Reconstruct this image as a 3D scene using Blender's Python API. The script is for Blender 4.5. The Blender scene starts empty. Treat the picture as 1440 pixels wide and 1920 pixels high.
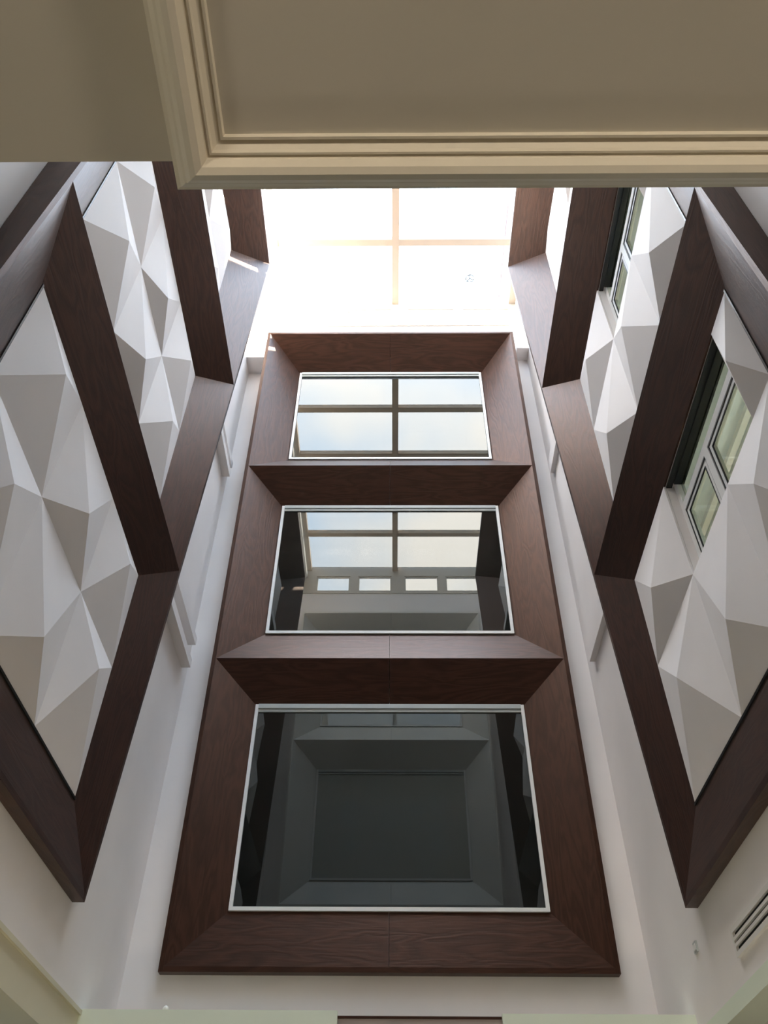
import bpy, math, random
from mathutils import Vector, Matrix

random.seed(7)
scene = bpy.context.scene
H = 1.6                                    # eye height: all heights below are measured from the eye, +H in the world

# ------------------------------------------------------------------ camera
PITCH, YAW, ROLL, FPX = 0.7899, -0.0149, 0.0098, 1563.22
cp, sp, cy, sy = math.cos(PITCH), math.sin(PITCH), math.cos(YAW), math.sin(YAW)
fwd = Vector((sy * cp, cy * cp, sp)); rgt = Vector((cy, -sy, 0)); upv = rgt.cross(fwd)
r2 = rgt * math.cos(ROLL) + upv * math.sin(ROLL)
u2 = -rgt * math.sin(ROLL) + upv * math.cos(ROLL)
cam_d = bpy.data.cameras.new('camera')
cam_d.sensor_fit = 'VERTICAL'; cam_d.sensor_height = 36.0; cam_d.sensor_width = 27.0
cam_d.lens = FPX / 1920 * 36.0
cam_d.clip_start = 0.05; cam_d.clip_end = 500
cam = bpy.data.objects.new('camera', cam_d); scene.collection.objects.link(cam)
M = Matrix((r2, u2, -fwd)).transposed().to_4x4(); M.translation = (0, 0, H)
cam.matrix_world = M
scene.camera = cam

# ------------------------------------------------------------------ sky, sun, exposure
SKY = 3.0
world = bpy.data.worlds.new('sky'); scene.world = world
world.use_nodes = True
nt = world.node_tree; nt.nodes.clear()
wo = nt.nodes.new('ShaderNodeOutputWorld'); bg = nt.nodes.new('ShaderNodeBackground')
tc = nt.nodes.new('ShaderNodeTexCoord'); nz = nt.nodes.new('ShaderNodeTexNoise')
nz.inputs['Scale'].default_value = 2.2; nz.inputs['Detail'].default_value = 4.0; nz.inputs['Roughness'].default_value = .55
rp = nt.nodes.new('ShaderNodeValToRGB')
rp.color_ramp.elements[0].position = .46; rp.color_ramp.elements[0].color = (.47, .70, 1.0, 1)
rp.color_ramp.elements[1].position = .66; rp.color_ramp.elements[1].color = (1.0, .98, .95, 1)
nt.links.new(tc.outputs['Generated'], nz.inputs['Vector'])
nt.links.new(nz.outputs['Fac'], rp.inputs['Fac']); nt.links.new(rp.outputs['Color'], bg.inputs['Color'])
sx = nt.nodes.new('ShaderNodeSeparateXYZ'); nt.links.new(tc.outputs['Generated'], sx.inputs[0])   # hazy sky: zenith three times the horizon
cl = nt.nodes.new('ShaderNodeMath'); cl.operation = 'MAXIMUM'; cl.inputs[1].default_value = 0.0; nt.links.new(sx.outputs['Z'], cl.inputs[0])
gr = nt.nodes.new('ShaderNodeMath'); gr.operation = 'MULTIPLY_ADD'; gr.inputs[1].default_value = SKY * 2 / 3; gr.inputs[2].default_value = SKY / 3
nt.links.new(cl.outputs[0], gr.inputs[0]); nt.links.new(gr.outputs[0], bg.inputs['Strength'])
nt.links.new(bg.outputs['Background'], wo.inputs['Surface'])

sun_d = bpy.data.lights.new('sun', 'SUN'); sun_d.energy = 9.0; sun_d.angle = math.radians(.6); sun_d.color = (1, .93, .82)
sun = bpy.data.objects.new('sun', sun_d); scene.collection.objects.link(sun)
sun.rotation_euler = Vector((1.0, -.30, .95)).to_track_quat('Z', 'Y').to_euler()
sun.location = (12, -4, 22)

portal_d = bpy.data.lights.new('skylight_portal', 'AREA'); portal_d.shape = 'RECTANGLE'
portal_d.size = 4.3; portal_d.size_y = 7.2; portal_d.cycles.is_portal = True
portal = bpy.data.objects.new('skylight_portal', portal_d); scene.collection.objects.link(portal)
portal.location = (.06, 4.17, 13.02 + H)

scene.view_settings.view_transform = 'Standard'; scene.view_settings.look = 'None'
scene.view_settings.gamma = 1.0; scene.view_settings.use_curve_mapping = False
scene.view_settings.exposure = 2.38
scene.cycles.use_denoising = True
scene.cycles.max_bounces = 9; scene.cycles.diffuse_bounces = 6; scene.cycles.glossy_bounces = 4
scene.cycles.use_adaptive_sampling = True; scene.cycles.adaptive_threshold = .06
scene.cycles.transparent_max_bounces = 16
scene.cycles.caustics_reflective = False; scene.cycles.caustics_refractive = False
scene.cycles.sample_clamp_indirect = 8.0

# ------------------------------------------------------------------ materials
def new_mat(name):
    m = bpy.data.materials.new(name); m.use_nodes = True
    return m, m.node_tree, m.node_tree.nodes['Principled BSDF']

def paint(name, col, rough=.55, spec=.3, var=.03, bump=.02, scale=9.0):
    m, t, b = new_mat(name)
    tc = t.nodes.new('ShaderNodeTexCoord'); n = t.nodes.new('ShaderNodeTexNoise')
    n.inputs['Scale'].default_value = scale * .15; n.inputs['Detail'].default_value = 3
    t.links.new(tc.outputs['Object'], n.inputs['Vector'])
    r = t.nodes.new('ShaderNodeValToRGB')
    r.color_ramp.elements[0].position = .3; r.color_ramp.elements[1].position = .7
    r.color_ramp.elements[0].color = tuple(c * (1 - var) for c in col) + (1,)
    r.color_ramp.elements[1].color = tuple(min(1, c * (1 + var)) for c in col) + (1,)
    t.links.new(n.outputs['Fac'], r.inputs['Fac']); t.links.new(r.outputs['Color'], b.inputs['Base Color'])
    n2 = t.nodes.new('ShaderNodeTexNoise'); n2.inputs['Scale'].default_value = scale * 14
    t.links.new(tc.outputs['Object'], n2.inputs['Vector'])
    bp = t.nodes.new('ShaderNodeBump'); bp.inputs['Strength'].default_value = bump; bp.inputs['Distance'].default_value = .004
    t.links.new(n2.outputs['Fac'], bp.inputs['Height']); t.links.new(bp.outputs['Normal'], b.inputs['Normal'])
    b.inputs['Roughness'].default_value = rough; b.inputs['Specular IOR Level'].default_value = spec
    return m

def wood(name, axis):
    m, t, b = new_mat(name)
    tc = t.nodes.new('ShaderNodeTexCoord'); mp = t.nodes.new('ShaderNodeMapping')
    s = [4.2, 4.2, 4.2]; s['xyz'.index(axis)] = .75
    mp.inputs['Scale'].default_value = s
    t.links.new(tc.outputs['Object'], mp.inputs['Vector'])
    n = t.nodes.new('ShaderNodeTexNoise'); n.inputs['Scale'].default_value = 1.3; n.inputs['Detail'].default_value = 2.5
    n.inputs['Distortion'].default_value = .5
    t.links.new(mp.outputs['Vector'], n.inputs['Vector'])
    mul = t.nodes.new('ShaderNodeMath'); mul.operation = 'MULTIPLY'; mul.inputs[1].default_value = 17.0
    t.links.new(n.outputs['Fac'], mul.inputs[0])
    sn = t.nodes.new('ShaderNodeMath'); sn.operation = 'PINGPONG'; sn.inputs[1].default_value = 1.0
    t.links.new(mul.outputs[0], sn.inputs[0])
    mp2 = t.nodes.new('ShaderNodeMapping'); s2 = [120, 120, 120]; s2['xyz'.index(axis)] = 5
    mp2.inputs['Scale'].default_value = s2
    t.links.new(tc.outputs['Object'], mp2.inputs['Vector'])
    n2 = t.nodes.new('ShaderNodeTexNoise'); n2.inputs['Scale'].default_value = 1.0; n2.inputs['Detail'].default_value = 2
    t.links.new(mp2.outputs['Vector'], n2.inputs['Vector'])
    ad = t.nodes.new('ShaderNodeMath'); ad.operation = 'MULTIPLY_ADD'; ad.inputs[1].default_value = .45
    t.links.new(sn.outputs[0], ad.inputs[0])
    m3 = t.nodes.new('ShaderNodeMath'); m3.operation = 'MULTIPLY'; m3.inputs[1].default_value = .55
    t.links.new(n2.outputs['Fac'], m3.inputs[0]); t.links.new(m3.outputs[0], ad.inputs[2])
    r = t.nodes.new('ShaderNodeValToRGB')
    r.color_ramp.elements[0].position = .28; r.color_ramp.elements[0].color = (.015, .0053, .0031, 1)
    r.color_ramp.elements[1].position = .72; r.color_ramp.elements[1].color = (.040, .0148, .0086, 1)
    t.links.new(ad.outputs[0], r.inputs['Fac']); t.links.new(r.outputs['Color'], b.inputs['Base Color'])
    bp = t.nodes.new('ShaderNodeBump'); bp.inputs['Strength'].default_value = .4; bp.inputs['Distance'].default_value = .003
    t.links.new(ad.outputs[0], bp.inputs['Height']); t.links.new(bp.outputs['Normal'], b.inputs['Normal'])
    b.inputs['Roughness'].default_value = .40; b.inputs['Specular IOR Level'].default_value = .60; b.inputs['Specular Tint'].default_value = (1.0, .62, .46, 1)
    b.inputs['Sheen Weight'].default_value = .06; b.inputs['Sheen Roughness'].default_value = .45; b.inputs['Sheen Tint'].default_value = (1.0, .84, .76, 1)
    return m

def flat(name, col, rough=.5, metal=0.0, spec=.4):
    return_m, t, b = new_mat(name)
    b.inputs['Base Color'].default_value = col + (1,); b.inputs['Roughness'].default_value = rough
    b.inputs['Metallic'].default_value = metal; b.inputs['Specular IOR Level'].default_value = spec
    return return_m

MAT = {
    'wall': paint('pale_wall_paint', (.89, .845, .82)),
    'relief': paint('relief_plaster', (.89, .845, .82), rough=.6),
    'white': paint('white_gloss_paint', (.86, .85, .82), rough=.35, var=.01, bump=.0),
    'greige': paint('greige_frame_paint', (.82, .80, .74), rough=.45),
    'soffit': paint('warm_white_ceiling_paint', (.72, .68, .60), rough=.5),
    'mould': paint('warm_white_moulding_paint', (.84, .79, .69), rough=.38),
    'green': paint('pale_green_paint', (.80, .87, .73), rough=.5),
    'mauve': paint('mauve_grey_paint', (.42, .37, .36), rough=.55),
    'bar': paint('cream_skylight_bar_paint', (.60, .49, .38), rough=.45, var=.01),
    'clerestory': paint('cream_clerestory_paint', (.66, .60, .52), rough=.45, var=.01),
    'cream': paint('cream_fascia_paint', (.70, .66, .50), rough=.5),
    'floor': paint('dark_stone_floor', (.07, .062, .055), rough=.25, spec=.5),
    'pink': paint('pink_brick', (.24, .14, .115)),
    'wood_x': wood('dark_oak_grain_x', 'x'), 'wood_y': wood('dark_oak_grain_y', 'y'), 'wood_z': wood('dark_oak_grain_z', 'z'),
    'roomblue': paint('pale_blue_ceiling_paint', (.70, .76, .78)), 'roomcream': paint('cream_room_paint', (.80, .74, .56)),
    'black': flat('black_metal', (.012, .013, .012), .35, 0, .5),
    'grille': flat('white_grille', (.80, .78, .74), .4),
    'dark': flat('dark_cavity', (.01, .01, .01), .9),
    'track': flat('grey_track', (.52, .55, .53), .4),
    'lamp': flat('white_ball', (.9, .88, .8), .3),
    'teal': flat('teal_glass', (.25, .50, .48), .2),
}
def mirror_glass():
    m, t, b = new_mat('dark_reflective_glass')
    b.inputs['Base Color'].default_value = (.006, .007, .006, 1); b.inputs['Roughness'].default_value = .0
    b.inputs['IOR'].default_value = 1.68; b.inputs['Specular Tint'].default_value = (.96, 1.0, .97, 1)
    return m
MAT['glass'] = mirror_glass()
def curtained_glass():
    m, t, b = new_mat('curtained_glass')
    b.inputs['Base Color'].default_value = (.58, .58, .52, 1); b.inputs['Roughness'].default_value = .0
    b.inputs['IOR'].default_value = 1.95
    return m
MAT['curtained'] = curtained_glass()
def window_glass():
    m = bpy.data.materials.new('clear_window_glass'); m.use_nodes = True
    t = m.node_tree; t.nodes.clear()
    o = t.nodes.new('ShaderNodeOutputMaterial'); mx = t.nodes.new('ShaderNodeMixShader')
    tr = t.nodes.new('ShaderNodeBsdfTransparent'); gl = t.nodes.new('ShaderNodeBsdfGlossy')
    tr.inputs['Color'].default_value = (.90, .95, .90, 1); gl.inputs['Roughness'].default_value = .0
    mx.inputs['Fac'].default_value = .10
    t.links.new(tr.outputs[0], mx.inputs[1]); t.links.new(gl.outputs[0], mx.inputs[2]); t.links.new(mx.outputs[0], o.inputs['Surface'])
    return m
MAT['clearpane'] = window_glass()
def clear_glass():
    m = bpy.data.materials.new('clear_skylight_glass'); m.use_nodes = True
    t = m.node_tree; t.nodes.clear()
    o = t.nodes.new('ShaderNodeOutputMaterial'); mx = t.nodes.new('ShaderNodeMixShader')
    tr = t.nodes.new('ShaderNodeBsdfTransparent'); gl = t.nodes.new('ShaderNodeBsdfGlossy')
    tr.inputs['Color'].default_value = (.985, .965, .945, 1); gl.inputs['Roughness'].default_value = .0
    mx.inputs['Fac'].default_value = .06
    t.links.new(tr.outputs[0], mx.inputs[1]); t.links.new(gl.outputs[0], mx.inputs[2]); t.links.new(mx.outputs[0], o.inputs['Surface'])
    return m
MAT['clear'] = clear_glass()

# ------------------------------------------------------------------ helpers
col = scene.collection
def mesh(name, verts, faces, mat, parent=None, label=None, cat=None, kind=None, group=None, smooth=False):
    """verts in eye-relative coordinates (z=0 at the eye); faces wound either way (fixed below)."""
    base = parent['_base'] if parent is not None and '_base' in parent else None
    off = Vector(base) if base is not None else Vector((0, 0, 0))
    if parent is None:                                    # own origin at the bottom centre
        xs, ys, zs = zip(*verts)
        off = Vector(((min(xs) + max(xs)) / 2, (min(ys) + max(ys)) / 2, min(zs) + H))
    me = bpy.data.meshes.new(name)
    me.from_pydata([Vector((v[0], v[1], v[2] + H)) - off for v in verts], [], faces)
    import bmesh
    bm = bmesh.new(); bm.from_mesh(me); bmesh.ops.recalc_face_normals(bm, faces=bm.faces); bm.to_mesh(me); bm.free()
    if smooth:
        for p in me.polygons: p.use_smooth = True
    me.materials.append(MAT[mat])
    o = bpy.data.objects.new(name, me); col.objects.link(o)
    if parent is not None:
        o.parent = parent; o['_base'] = list(off)
    else:
        o.location = off; o['_base'] = list(off)
    tag(o, label, cat, kind, group)
    return o
def tag(o, label=None, cat=None, kind=None, group=None):
    if label: o['label'] = label
    if cat: o['category'] = cat
    if kind: o['kind'] = kind
    if group: o['group'] = group
def thing(name, loc, label=None, cat=None, kind=None, group=None):
    o = bpy.data.objects.new(name, None); col.objects.link(o); o.empty_display_size = .1
    o.location = (loc[0], loc[1], loc[2] + H); o['_base'] = list(o.location)
    tag(o, label, cat, kind, group); return o
BOXF = [(0, 1, 3, 2), (4, 6, 7, 5), (0, 4, 5, 1), (2, 3, 7, 6), (0, 2, 6, 4), (1, 5, 7, 3)]
def box_v(x0, x1, y0, y1, z0, z1):
    return [(x, y, z) for x in (x0, x1) for y in (y0, y1) for z in (z0, z1)]
def boxes(name, lst, mat, parent=None, **k):
    V, F = [], []
    for b in lst:
        n = len(V); V += box_v(*b); F += [tuple(i + n for i in f) for f in BOXF]
    return mesh(name, V, F, mat, parent, **k)
def box(name, x0, x1, y0, y1, z0, z1, mat, parent=None, **k):
    return boxes(name, [(x0, x1, y0, y1, z0, z1)], mat, parent, **k)
def wall_boxes(u0, u1, z0, z1, holes, f):
    us = sorted({u0, u1, *[h[0] for h in holes], *[h[1] for h in holes]})
    zs = sorted({z0, z1, *[h[2] for h in holes], *[h[3] for h in holes]})
    out = []
    for a, b in zip(us, us[1:]):
        for c, d in zip(zs, zs[1:]):
            mu, mz = (a + b) / 2, (c + d) / 2
            if not any(h[0] < mu < h[1] and h[2] < mz < h[3] for h in holes): out.append(f(a, b, c, d))
    return out

# ------------------------------------------------------------------ key dimensions (eye-relative)
XL, XR, YF, YB = -2.27, 2.155, 7.69, .62       # faces of the four walls
ZR = [2.27, 5.30, 8.31, 11.30]                 # ridge heights of the timber frames
MG = .468                                      # width of a splayed board
K, N0 = .040, .088                             # the frames lean out as they rise
nprot = lambda z: N0 + K * (z - ZR[0])
ZS = 1.72                                      # underside of the upper storeys
ZC0, ZC1 = 12.22, 12.79                        # clerestory strip
ZG = 12.90                                     # skylight
SX0, SX1 = -1.99, 2.10

# ------------------------------------------------------------------ the shell
RWIN = [(3.11, 4.51, 3.92, 4.83), (3.11, 4.51, 6.93, 7.84)]     # openings in the right wall (y0,y1,z0,z1)
boxes('wall_far', [(XL - .3, XR + .3, YF, YF + .3, 1.2, ZC0)], 'wall', kind='structure', label='pale plastered far wall carrying the tall framed windows')
boxes('wall_left', [(XL - .3, XL, YB, YF, ZS, ZC0)], 'wall', kind='structure', label='pale plastered left wall with faceted reliefs')
boxes('wall_right', wall_boxes(YB, YF, 1.60, ZC0, RWIN, lambda a, b, c, d: (XR, XR + .13, a, b, c, d)), 'wall', kind='structure', label='pale plastered right wall with reliefs and casement windows')
boxes('wall_back', [(XL - .3, XR + .3, YB - .3, YB, ZS + .12, ZC0)], 'wall', kind='structure', label='pale plastered wall above the near ceiling')

# ground floor around and below the well
box('floor', -6, 6, -5, 9.5, -H - .1, -H, 'floor', kind='structure', label='dark stone floor of the ground storey')
box('wall_ground_left', -6.1, -6, -5, 9.5, -H, ZS + .1, 'green', kind='structure', label='pale green wall of the ground storey')
box('wall_ground_right', 6, 6.1, -5, 9.5, -H, ZS + .1, 'soffit', kind='structure', label='warm wall of the ground storey on the right')
box('wall_ground_back', -6.1, 6.1, -5.1, -5, -H, ZS + .3, 'soffit', kind='structure', label='warm wall of the ground storey behind the viewer')
box('wall_ground_far', -6.1, 6.1, YF + .3, YF + .4, -H, 1.3, 'green', kind='structure', label='pale green wall of the ground storey below the far wall')

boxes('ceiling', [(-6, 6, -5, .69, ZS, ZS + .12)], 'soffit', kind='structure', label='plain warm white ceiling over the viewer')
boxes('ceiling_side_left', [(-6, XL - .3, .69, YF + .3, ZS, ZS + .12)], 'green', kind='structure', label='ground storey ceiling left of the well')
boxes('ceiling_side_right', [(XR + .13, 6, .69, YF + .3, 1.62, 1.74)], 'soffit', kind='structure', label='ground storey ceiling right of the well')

# dropped ceiling panel with its moulding
PX0, PX1, PY0, PY1, PZ = -.416, 3.2, -2.6,   .69, 1.57
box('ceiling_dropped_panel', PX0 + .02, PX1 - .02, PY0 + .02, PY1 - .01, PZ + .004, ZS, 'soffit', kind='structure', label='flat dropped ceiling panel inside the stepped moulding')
# profile: (inset from outer edge, height below panel)
prof = [(0, .13), (0, .014), (.009, .010), (.011, .0), (.022, -.012), (.029, -.016), (.031, -.030), (.042, -.044),
        (.054, -.049), (.066, -.043), (.074, -.028), (.075, -.018), (.078, -.016), (.080, -.022), (.084, -.022), (.086, -.013),
        (.092, -.004), (.099, .002), (.101, -.006), (.106, -.006), (.108, .004), (.110, .13)]
V, F = [], []
for (d, h) in prof:
    V += [(PX0 + d, PY0 + d, PZ + h), (PX1 - d, PY0 + d, PZ + h), (PX1 - d, PY1 - d, PZ + h), (PX0 + d, PY1 - d, PZ + h)]
n = len(prof)
for i in range(n):
    for j in range(4):
        a, b = i * 4 + j, i * 4 + (j + 1) % 4; k2 = ((i + 1) % n) * 4
        F.append((a, b, k2 + (j + 1) % 4, k2 + j))
mesh('trim_ceiling_moulding', V, F, 'mould', kind='structure', label='stepped warm white plaster moulding round the dropped ceiling panel')

# fascias round the foot of the well
box('trim_left_fascia', XL - .30, XL + .015, .69, 6.75, 1.46, ZS, 'cream', kind='structure', label='cream fascia at the foot of the left wall')
box('trim_left_upper_bead', XL + .015, XL + .035, .69, 6.75, ZS - .03, ZS, 'cream', kind='structure', label='thin cream bead on the left fascia')
box('trim_right_fascia', XR - .015, XR + .22, .69, 6.95, 1.50, 1.60, 'green', kind='structure', label='green fascia at the foot of the right wall')
boxes('trim_far_beam', [(XL, -.40, 6.75, 6.95, 1.25, 1.73)], 'green', kind='structure', label='pale green beam edge below the frame, left of the notch')
boxes('trim_far_beam_right', [(.78, XR, 6.75, 6.95, 1.25, 1.715)], 'green', kind='structure', label='pale green beam edge below the frame, right of the notch')
boxes('trim_far_notch', [(-.40, .78, 6.80, 6.95, 1.25, 1.71)], 'mauve', kind='structure', label='mauve grey panel in the notch between the green beams')
boxes('trim_far_notch_edge', [(-.40, .78, 6.79, 6.80, 1.69, 1.705)], 'wood_x', kind='structure', label='thin dark edge of the mauve notch panel')

# ------------------------------------------------------------------ timber frames
def frame(fmap, base, u0, u1, ri, wmats, split, label, far=True):
    """fmap(u,z,n) -> xyz. ri = indices of ridge heights used. A stack of splayed, mitred openings."""
    mh, mv = wmats
    T = thing('window_surround' if far else 'relief_surround', base, label, 'surround')
    P = lambda u, z, n: fmap(u, z, n)
    g = .0015
    zs = [ZR[i] for i in ri]
    for a, b in zip(zs, zs[1:]):
        for part, zr, s in (('sill_board', a, 1), ('head_board', b, -1)):
            cuts = [0, 1] if not split else [0, .5, 1]
            for c0, c1 in zip(cuts, cuts[1:]):
                def pt(c, inner, side):
                    e = g * side if 0 < c < 1 else 0
                    uo = u0 + (u1 - u0) * c + e
                    if inner: uo = (u0 + MG) + (u1 - u0 - 2 * MG) * c + e
                    return uo
                n = nprot(zr); zi = zr + s * MG
                v = [P(pt(c0, 0, 1), zr, n), P(pt(c1, 0, -1), zr, n), P(pt(c1, 1, -1), zi, .012), P(pt(c0, 1, 1), zi, .012),
                     P(pt(c0, 0, 1), zr, .0), P(pt(c1, 0, -1), zr, .0), P(pt(c1, 1, -1), zi, .0), P(pt(c0, 1, 1), zi, .0)]
                mesh(part, v, [(0, 1, 2, 3), (4, 5, 6, 7), (0, 1, 5, 4), (2, 3, 7, 6), (0, 3, 7, 4), (1, 2, 6, 5)], mh, T)
        for uo, s in ((u0, 1), (u1, -1)):
            ui = uo + s * MG
            v, fc, q = [], [], 14                         # a gently twisted board: many narrow strips
            for k in range(q + 1):
                t = k / q
                zo = a + (b - a) * t; zi = a + MG + (b - a - 2 * MG) * t
                v += [P(uo, zo, 0), P(uo, zo, nprot(zo)), P(ui, zi, .012), P(ui, zi, 0)]
            for k in range(q):
                c = 4 * k
                fc += [(c + e, c + (e + 1) % 4, c + 4 + (e + 1) % 4, c + 4 + e) for e in range(4)]
            fc += [(0, 1, 2, 3), (4 * q, 4 * q + 1, 4 * q + 2, 4 * q + 3)]
            jb = mesh('jamb_board', v, fc, mv, T)
            for p in jb.data.polygons: p.use_smooth = True
            jb.data.set_sharp_from_angle(angle=math.radians(20))
    if not far:                                          # raised black strips stand in for the gap's shade, along sill and near jamb
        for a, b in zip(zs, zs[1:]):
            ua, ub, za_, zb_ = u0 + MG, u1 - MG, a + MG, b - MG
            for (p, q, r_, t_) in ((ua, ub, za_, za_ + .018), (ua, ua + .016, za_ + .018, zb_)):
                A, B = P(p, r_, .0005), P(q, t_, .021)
                box('gap_shade_strip', min(A[0], B[0]), max(A[0], B[0]), min(A[1], B[1]), max(A[1], B[1]), r_, t_, 'black', T)
    L = .042                                             # flat rim all round
    za, zb = zs[0], zs[-1]
    for uo, s in ((u0, -1), (u1, 1)):
        ua = uo + s * L
        v = []
        for (z, n) in ((za - L, nprot(za)), (zb + L, nprot(zb))):
            v += [P(uo, z, 0), P(uo, z, n), P(ua, z, n), P(ua, z, 0)]
        mesh('edge_trim', v, [(0, 1, 2, 3), (4, 5, 6, 7), (0, 1, 5, 4), (1, 2, 6, 5), (2, 3, 7, 6), (3, 0, 4, 7)], mv, T)
    for z, s in ((za, -1), (zb, 1)):
        n = nprot(z); zo = z + s * L
        v = [P(u0, z, 0), P(u0, z, n), P(u0, zo, n), P(u0, zo, 0), P(u1, z, 0), P(u1, z, n), P(u1, zo, n), P(u1, zo, 0)]
        mesh('edge_trim', v, [(0, 1, 2, 3), (4, 5, 6, 7), (0, 1, 5, 4), (1, 2, 6, 5), (2, 3, 7, 6), (3, 0, 4, 7)], mh, T)
    return T
FU0, FU1 = -1.921, 1.849
fm_far = lambda u, z, n: (u, YF - n, z)
fm_back = lambda u, z, n: (u, YB + n, z)
fm_left = lambda u, z, n: (XL + .003 + n, u, z)
fm_right = lambda u, z, n: (XR - .003 - n, u, z)
frame(fm_far, (-.04, YF, ZR[0]), FU0, FU1, [0, 1, 2, 3], ('wood_x', 'wood_z'), True,
      'tall dark oak surround with three stacked windows on the far wall')
frame(fm_back, (-.04, YB, ZR[1]), FU0, FU1, [1, 2, 3], ('greige', 'greige'), True,
      'grey painted window surround mirrored in the far windows')
YN_L, YF_L, YN_R, YF_R = 2.25, 6.045, 2.305, 6.105
frame(fm_left, (XL, 4.15, ZR[0]), YN_L, YF_L, [0, 1, 2, 3], ('wood_y', 'wood_z'), False,
      'dark oak surround around the faceted white reliefs on the left wall', far=False)
frame(fm_right, (XR, 4.2, ZR[0]), YN_R, YF_R, [0, 1, 2, 3], ('wood_y', 'wood_z'), False,
      'dark oak surround around reliefs and small windows on the right wall', far=False)

# unseen dark boarding, added so the oak head boards reflect something dark
DB = thing('dark_reflection_boards', (-.04, YB, ZS + .14), 'unseen dark oak boarding added on the near wall to darken reflections', 'added boarding')
nb = 11
for k in range(nb):
    u = XL + .02 + (XR - XL - .04) * k / nb; w = (XR - XL - .04) / nb - .006
    box('board', u, u + w, YB + .002, YB + .03, ZS + .14, ZR[1] - .08, 'wood_z', DB)

# ------------------------------------------------------------------ windows in the far and back surrounds
wn = 0
for fm, ids, txt in ((fm_far, (0, 1, 2), 'far'), (fm_back, (1, 2), 'back')):
    for i in ids:
        wn += 1
        a, b = ZR[i] + MG, ZR[i + 1] - MG
        u0, u1 = FU0 + MG, FU1 - MG
        base = fm((u0 + u1) / 2, a, .012)
        W = thing('window_%d' % wn, base, '%s window in the %s surround' % (('lowest', 'middle', 'topmost')[i], 'dark oak far' if txt == 'far' else 'grey back'), kind='structure')
        t = .034
        def bar(name, ua, ub, za, zb, n0, n1, mt):
            p, q = fm(ua, za, n0), fm(ub, zb, n1)
            box(name, min(p[0], q[0]), max(p[0], q[0]), min(p[1], q[1]), max(p[1], q[1]), za, zb, mt, W)
        bar('frame_stile', u0, u0 + t, a, b, .0125, .036, 'white')
        bar('frame_stile', u1 - t, u1, a, b, .0125, .036, 'white')
        bar('frame_rail', u0 + t, u1 - t, a, a + t, .0125, .036, 'white')
        bar('frame_rail', u0 + t, u1 - t, b - .05, b, .0125, .045, 'track')
        bar('head_track', u0 + t, u1 - t, b - .085, b - .055, .0125, .030, 'track')
        bar('pane', u0 + t, u1 - t, a + t, b - .05, .004, .0122, 'glass' if txt == 'far' else 'curtained')

# ------------------------------------------------------------------ faceted reliefs
def relief(fm, side, base, cells, apex_h, label):
    T = thing('faceted_relief', base, label, 'wall relief')
    for (ya, yb, za, zb, ay, az) in cells:
        g = .0003
        ay, az = ay * .986, az * .986
        c = [(ya + g, za + g), (yb - g, za + g), (yb - g, zb - g), (ya + g, zb - g)]
        v = [fm(y, z, .014) for y, z in c] + [fm(ay, az, apex_h + .014)] + [fm(y, z, 0) for y, z in c]
        mesh('facet_tile', v, [(0, 1, 4), (1, 2, 4), (2, 3, 4), (3, 0, 4), (5, 6, 7, 8), (0, 1, 6, 5), (1, 2, 7, 6), (2, 3, 8, 7), (3, 0, 5, 8)], 'relief', T)
    return T
rows = [(ZR[i] + MG + .0195, (ZR[i] + ZR[i + 1]) / 2 + d, ZR[i + 1] - MG - .001) for i, d in ((0, .07), (1, .03), (2, 0))]
lev = ('lowest', 'middle', 'topmost')
ly0, ly1 = YN_L + MG + .0175, YF_L - MG - .001
lg = [ly0 + (ly1 - ly0) * k / 3 for k in range(4)]
lap = [((3.47, 3.10, 3.52), (4.53, 4.18, 4.55)), ((6.39, 6.09, 6.42), (7.42, 7.11, 7.45)), ((9.42, 9.10, 9.44), (10.45, 10.12, 10.45))]
for i, (a, m_, b) in enumerate(rows):
    cells = []
    for r_, (c, d) in enumerate(((a, m_), (m_, b))):
        for k in range(3):
            cells.append((lg[k], lg[k + 1], c, d, (lg[k] + lg[k + 1]) / 2, lap[i][r_][k]))
    relief(fm_left, 'left', (XL, 4.15, a), cells, .13, '%s white faceted relief panel in the left wall surround' % lev[i])
rg = [YN_R + MG + .0175, 3.64, 4.51, YF_R - MG - .001]
rap = [((3.47, 3.18, 3.43), (4.29, 4.27)), ((6.17, 6.46, 6.18), (7.36, 7.40)), ((9.42, 9.20, 9.40), (10.2, 10.25))]
for i, (a, m_, b) in enumerate(rows):
    m_ = (3.92, 6.93, 9.86)[i]
    cells = [(rg[k], rg[k + 1], a, m_, (rg[k] + rg[k + 1]) / 2, rap[i][0][k]) for k in range(3)]
    if i < 2:
        cells += [(rg[0], 3.11, m_, b, (rg[0] + 3.11) / 2, rap[i][1][0]), (4.51, rg[3], m_, b, (4.51 + rg[3]) / 2, rap[i][1][1])]
    else:
        cells += [(rg[k], rg[k + 1], m_, b, (rg[k] + rg[k + 1]) / 2, (10.45, 10.12, 10.40)[k]) for k in range(3)]
    relief(fm_right, 'right', (XR, 4.2, a), cells, .13, ('%s white faceted relief panel with a window opening on the right wall' if i < 2 else '%s white faceted relief panel on the right wall') % lev[i])

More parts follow.
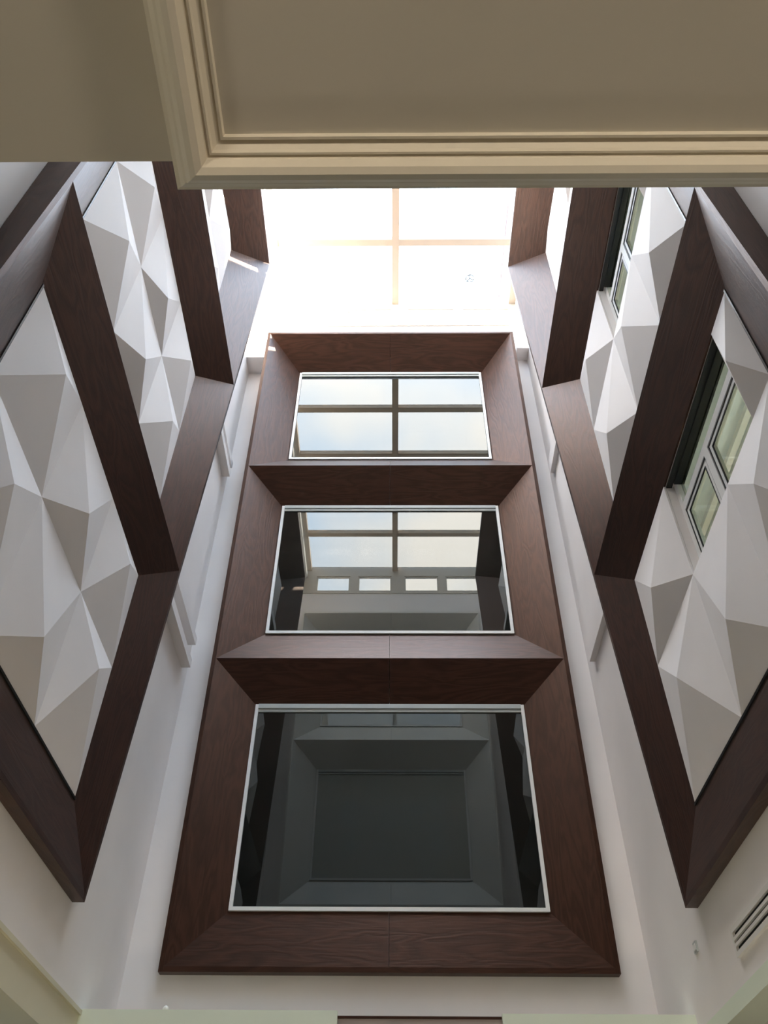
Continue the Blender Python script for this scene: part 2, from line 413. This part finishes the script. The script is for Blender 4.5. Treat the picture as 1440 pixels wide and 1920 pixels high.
# casement windows in the right wall openings
for i, (ya, yb, za, zb) in enumerate(RWIN):
    wn += 1
    W = thing('window_%d' % wn, (XR + .15, (ya + yb) / 2, za), '%s white casement window set into the right wall reliefs' % ('lower', 'upper')[i], kind='structure')
    x0, x1 = XR + .065, XR + .125                       # frame depth
    zt = za + .69 * (zb - za); ym = (ya + yb) / 2 + .06
    f = .055
    box('frame_jamb', x0, x1, ya, ya + f, za, zb, 'white', W)
    box('frame_jamb', x0, x1, yb - f, yb, za, zb, 'white', W)
    box('frame_sill', x0, x1, ya + f, yb - f, za, za + f, 'white', W)
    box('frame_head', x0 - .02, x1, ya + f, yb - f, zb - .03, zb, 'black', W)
    box('transom', x0 - .005, x1, ya + f, yb - f, zt - .035, zt + .035, 'white', W)
    box('mullion', x0 - .005, x1, ym - .04, ym + .04, za + f, zt - .035, 'white', W)
    box('pane', x0 + .035, x0 + .045, ya + f, yb - f, zt + .035, zb - .03, 'clearpane', W)
    for (c, d) in ((ya + f, ym - .04), (ym + .04, yb - f)):
        s0, s1, z0_, z1_ = c + .012, d - .012, za + f + .012, zt - .047
        w = .04
        S = boxes('casement_sash', [(x0 + .005, x0 + .04, s0, s0 + w, z0_, z1_), (x0 + .005, x0 + .04, s1 - w, s1, z0_, z1_),
                                    (x0 + .005, x0 + .04, s0 + w, s1 - w, z0_, z0_ + w), (x0 + .005, x0 + .04, s0 + w, s1 - w, z1_ - w, z1_)], 'white', W)
        boxes('gasket', [(x0 + .002, x0 + .012, s0 + w - .002, s0 + w + .007, z0_ + w, z1_ - w), (x0 + .002, x0 + .012, s1 - w - .007, s1 - w + .002, z0_ + w, z1_ - w), (x0 + .002, x0 + .012, s0 + w, s1 - w, z1_ - w - .007, z1_ - w + .002)], 'black', S)
        boxes('joint', [(x0 + .0, x0 + .006, s0 - .010, s0, z0_, z1_), (x0 + .0, x0 + .006, s1, s1 + .010, z0_, z1_), (x0 + .0, x0 + .006, s0 - .010, s1 + .010, z1_, z1_ + .010)], 'black', S)
        box('pane', x0 + .018, x0 + .028, s0 + w, s1 - w, z0_ + w, z1_ - w, 'clearpane', S)
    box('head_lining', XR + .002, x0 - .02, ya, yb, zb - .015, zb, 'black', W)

# upper rooms behind the casements, open to daylight on their outer side
for i, zc in enumerate((5.28, 8.29)):
    nm = ('lower', 'upper')[i]
    z0 = zc - 2.75
    boxes('ceiling_side_room_' + nm, [(XR + .13, 3.9, 1.6, 7.4, zc, zc + .15)], 'roomblue', kind='structure', label='pale ceiling of the %s side room behind the casement' % nm)
    boxes('floor_side_room_' + nm, [(XR + .13, 3.9, 1.6, 7.4, z0 - .1, z0)], 'soffit', kind='structure', label='floor of the %s side room' % nm)
    boxes('wall_side_room_' + nm, [(XR + .13, 3.9, 1.5, 1.6, z0, zc), (XR + .13, 3.9, 7.4, 7.5, z0, zc)], 'roomcream', kind='structure', label='cream walls of the %s side room' % nm)
    boxes('wall_side_room_outer_' + nm, wall_boxes(1.5, 7.5, z0, zc, [(3.5, 4.4, zc - 1.65, zc - 1.0)], lambda a, b, c, d: (3.9, 4.0, a, b, c, d)), 'roomcream', kind='structure', label='cream outer wall with a window opening in the %s side room' % nm)
    for k, x in enumerate((XR + .26, XR + .40, XR + .62, XR + .70)):
        box('trim_side_room_%s_%d' % (nm, k + 1), x, x + .05, 1.6, 7.4, zc - .05, zc, 'white', kind='structure', label='white ceiling trim in the %s side room, strip %s from the window' % (nm, ('nearest', 'second', 'third', 'fourth')[k]))

# ------------------------------------------------------------------ ledges on the side walls
n = 0
for (z, h, d, yend) in ((5.16, .10, .10, 7.46), (5.50, .09, .09, 7.52), (8.20, .10, .10, 7.46), (8.44, .09, .09, 7.52)):
    n += 1
    box('trim_ledge_left_%d' % n, XL, XL + d, YF_L + .05, yend, z, z + h, 'wall', kind='structure', label='narrow pale ledge on the left wall beside the oak surround')
for k, (z, h, d, yend) in enumerate(((5.20, .22, .06, 7.40), (8.25, .22, .06, 7.45))):
    box('trim_ledge_right_%d' % (k + 1), XR - d, XR, YF_R + .05, yend, z, z + h, 'wall', kind='structure', label='narrow pale ledge on the right wall beside the oak surround')
box('trim_corner_boxing_left', XL, FU0 - .06, 7.38, YF, 10.86, ZC0, 'wall', kind='structure', label='pale boxing high in the left far corner')
box('trim_corner_boxing_right', FU1 + .12, XR, 7.45, YF, 11.2, ZC0, 'wall', kind='structure', label='pale boxing high in the right far corner')

# ------------------------------------------------------------------ skylight
S = thing('skylight', (.055, (YF + YB) / 2, ZC0), 'white barred glass skylight with low side panes over the well', 'skylight')
yr = [YF - .02, 6.53, 5.36, 4.19, 3.02, 1.85, YB + .02]
xc = .05
boxes('ceiling_well_strip_left', [(XL - .3, SX0, YB, YF, ZC0 + .45, ZC0 + .60)], 'white', kind='structure', label='white ceiling strip beside the skylight on the left')
boxes('wall_left_upstand', [(XL - .3, XL, YB, YF, ZC0, ZC0 + .45)], 'white', kind='structure', label='white upstand below the skylight on the left')
boxes('wall_right_upstand', [(XR, XR + .3, YB, YF, ZC0, ZG)], 'white', kind='structure', label='white upstand below the skylight on the right')
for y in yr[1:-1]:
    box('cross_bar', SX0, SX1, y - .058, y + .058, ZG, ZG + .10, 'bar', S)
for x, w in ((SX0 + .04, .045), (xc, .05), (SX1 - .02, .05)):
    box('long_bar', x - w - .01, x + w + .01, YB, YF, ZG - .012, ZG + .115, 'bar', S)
for a, b in zip(yr, yr[1:]):
    for c, d in ((SX0 + .085, xc - .05), (xc + .05, SX1 - .07)):
        box('pane', c, d, b + .045, a - .045, ZG + .05, ZG + .062, 'clear', S)
px = [(-1.76, -.99), (-.80, -.03), (.27, 1.05), (1.22, 2.00)]
for (ya, yb) in ((YF - .02, YF + .06), (YB - .06, YB + .02)):
    u = [XL - .1] + [e for p in px for e in p] + [XR + .02]
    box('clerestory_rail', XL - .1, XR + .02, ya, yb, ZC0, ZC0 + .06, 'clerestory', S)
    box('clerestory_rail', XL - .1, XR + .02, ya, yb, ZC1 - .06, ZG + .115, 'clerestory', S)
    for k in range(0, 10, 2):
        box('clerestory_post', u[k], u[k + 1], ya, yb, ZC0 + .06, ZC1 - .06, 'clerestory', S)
    for (c, d) in px:
        ym = (ya + yb) / 2
        e = .028
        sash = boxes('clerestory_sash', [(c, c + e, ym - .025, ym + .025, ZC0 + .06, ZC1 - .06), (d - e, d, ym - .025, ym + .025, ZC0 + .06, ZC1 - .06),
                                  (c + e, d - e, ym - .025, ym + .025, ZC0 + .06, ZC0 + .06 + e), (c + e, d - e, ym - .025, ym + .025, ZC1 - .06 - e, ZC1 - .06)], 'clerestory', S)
        box('pane', c + e, d - e, ym - .005, ym + .005, ZC0 + .06 + e, ZC1 - .06 - e, 'clear', sash)
# round sticker with a three-way mark on one pane
def ring(cx, cy_, z, r, w, mat, parent, name, spokes=True):
    V, F = [], []; n = 28
    for k in range(n):
        a = 2 * math.pi * k / n
        for rr in (r, r - w):
            for dz in (0, .006): V.append((cx + rr * math.cos(a), cy_ + rr * math.sin(a), z + dz))
    for k in range(n):
        i, j = 4 * k, 4 * ((k + 1) % n)
        F += [(i, j, j + 1, i + 1), (i + 2, i + 3, j + 3, j + 2), (i, i + 2, j + 2, j), (i + 1, j + 1, j + 3, i + 3)]
    if spokes:
        for a in (0.35, 2.3, 4.4):
            b = len(V); dx, dy = math.cos(a), math.sin(a); nx, ny = -dy * w / 2, dx * w / 2
            for (q, s_) in ((0, 1), (0, -1), (r - w, -1), (r - w, 1)):
                for dz in (0, .006): V.append((cx + dx * q + nx * s_, cy_ + dy * q + ny * s_, z + dz))
            F += [(b, b + 2, b + 4, b + 6), (b + 1, b + 7, b + 5, b + 3), (b, b + 1, b + 3, b + 2), (b + 2, b + 3, b + 5, b + 4), (b + 4, b + 5, b + 7, b + 6), (b + 6, b + 7, b + 1, b)]
    return mesh(name, V, F, mat, parent)
ring(1.32, 7.21, ZG + .042, .075, .014, 'dark', S, 'round_sticker')

# ------------------------------------------------------------------ small things
G = thing('air_grille', (XR, 5.1, 1.74), 'white slotted air grille on the right wall below the oak surround', 'vent')
g0, g1, gz0, gz1 = 3.6, 5.62, 1.74, 1.905
x0, x1 = XR - .022, XR
box('grille_rail', x0, x1, g0, g1, gz1 - .028, gz1, 'grille', G); box('grille_rail', x0, x1, g0, g1, gz0, gz0 + .028, 'grille', G)
box('grille_end', x0, x1, g1 - .028, g1, gz0 + .028, gz1 - .028, 'grille', G); box('grille_end', x0, x1, g0, g0 + .028, gz0 + .028, gz1 - .028, 'grille', G)
box('backing', x1 - .004, x1, g0 + .028, g1 - .028, gz0 + .028, gz1 - .028, 'dark', G)
hh = (gz1 - gz0 - .056)
for k in (1, 2):
    z = gz0 + .028 + hh * k / 3
    box('slat', x0, x1 - .005, g0 + .028, g1 - .028, z - .009, z + .009, 'grille', G)
PL = thing('wall_plate', (XR, 6.385, 2.01), 'small grey plate on the right wall near the oak corner', 'plate')
box('cover', XR - .012, XR, 6.345, 6.42, 2.01, 2.08, 'track', PL); box('button', XR - .017, XR - .012, 6.36, 6.405, 2.025, 2.065, 'grille', PL)
def lathe(name, prof, c, mat, parent, n=20):
    V, F = [], []
    for (r, z) in prof:
        for k in range(n):
            a = 2 * math.pi * k / n; V.append((c[0] + r * math.cos(a), c[1] + r * math.sin(a), c[2] + z))
    for i in range(len(prof) - 1):
        for k in range(n):
            F.append((i * n + k, i * n + (k + 1) % n, (i + 1) * n + (k + 1) % n, (i + 1) * n + k))
    F.append(tuple(range(n))); F.append(tuple((len(prof) - 1) * n + k for k in range(n)))
    return mesh(name, V, F, mat, parent, smooth=True)
LB = thing('ball_lamp', (-1.66, 6.85, 1.73), 'tiny white ball lamp on top of the green beam', 'lamp')
lathe('base', [(.016, 0), (.016, .008)], (-1.66, 6.85, 1.73), 'grille', LB)
lathe('globe', [(.008, 0)] + [(.022 * math.sin(math.radians(t)), .022 - .022 * math.cos(math.radians(t))) for t in range(20, 180, 20)] + [(.004, .044)], (-1.66, 6.85, 1.737), 'lamp', LB)

# unseen globe pendants, added to light the ceiling from behind the viewer
def globe_mat():
    m, t, b = new_mat('lit_opal_globe')
    b.inputs['Base Color'].default_value = (.9, .85, .75, 1)
    b.inputs['Emission Color'].default_value = (1, .86, .68, 1); b.inputs['Emission Strength'].default_value = 18.5
    return m
MAT['globe'] = globe_mat()
MAT['lowglobe'] = globe_mat(); MAT['lowglobe'].node_tree.nodes['Principled BSDF'].inputs['Emission Strength'].default_value = 5.5
for k, (x, y) in enumerate(((-2.0, -2.9), (.9, -3.1), (3.6, -2.9))):
    zc = .45
    G = thing('fill_pendant', (x, y, zc - .16), '%s unseen opal globe pendant added behind the viewer for light' % ('left', 'middle', 'right')[k], 'lamp', group='pendants added to light the ground storey')
    lathe('globe', [(.16 * math.sin(math.radians(t)) + .001, -.16 * math.cos(math.radians(t))) for t in range(0, 181, 15)], (x, y, zc), 'globe', G)
    ztop = PZ + .004 if PX0 < x < PX1 and y > PY0 else ZS
    lathe('rod', [(.008, 0), (.008, ztop - zc - .15)], (x, y, zc + .15), 'black', G, 8)
    lathe('ceiling_rose', [(.06, 0), (.05, -.025)], (x, y, ztop), 'black', G, 16)

# unseen standing globe lamps, added to brighten the lower walls from the floor
for k, (x, y) in enumerate(((-1.75, 4.3), (1.65, 4.3))):
    G = thing('fill_lamp', (x, y, -H), '%s unseen standing globe lamp added to brighten the lower well' % ('left', 'right')[k], 'lamp', group='unseen lamps added in the well')
    lathe('base', [(.14, 0), (.14, .02), (.02, .035)], (x, y, -H), 'black', G)
    lathe('stem', [(.012, 0), (.012, 1.34)], (x, y, -H + .03), 'black', G, 10)
    lathe('globe', [(.15 * math.sin(math.radians(t)) + .001, -.15 * math.cos(math.radians(t))) for t in range(0, 181, 15)], (x, y, -.09), 'lowglobe', G)

# unseen parapet, added to keep the sun off the lower left wall
box('wall_sun_screen', 2.55, 2.75, -2, 8.2, ZC0, 15.15, 'white', kind='structure', label='unseen white parapet beside the skylight, added to block the sun')

# ------------------------------------------------------------------ neighbouring building seen through the skylight
NB = thing('neighbour_building', (8.3, 22, -H), 'pale pink building edge seen through the right of the skylight', 'building')
box('wall', 4.2, 12.3, 13.3, 31, -H, 29.7, 'pink', NB)
for z in (21.5, 24.5, 27.3):
    for y in (14.2, 16.6, 19.0, 21.4):
        w = box('window_frame', 4.14, 4.2, y, y + 1.4, z, z + 1.5, 'white', NB)
        box('pane', 4.12, 4.14, y + .1, y + 1.3, z + .1, z + 1.4, 'teal', w)
box('cornice', 4.05, 4.2, 13.3, 31, 29.5, 29.75, 'white', NB)

for o in bpy.data.objects:
    if '_base' in o: del o['_base']
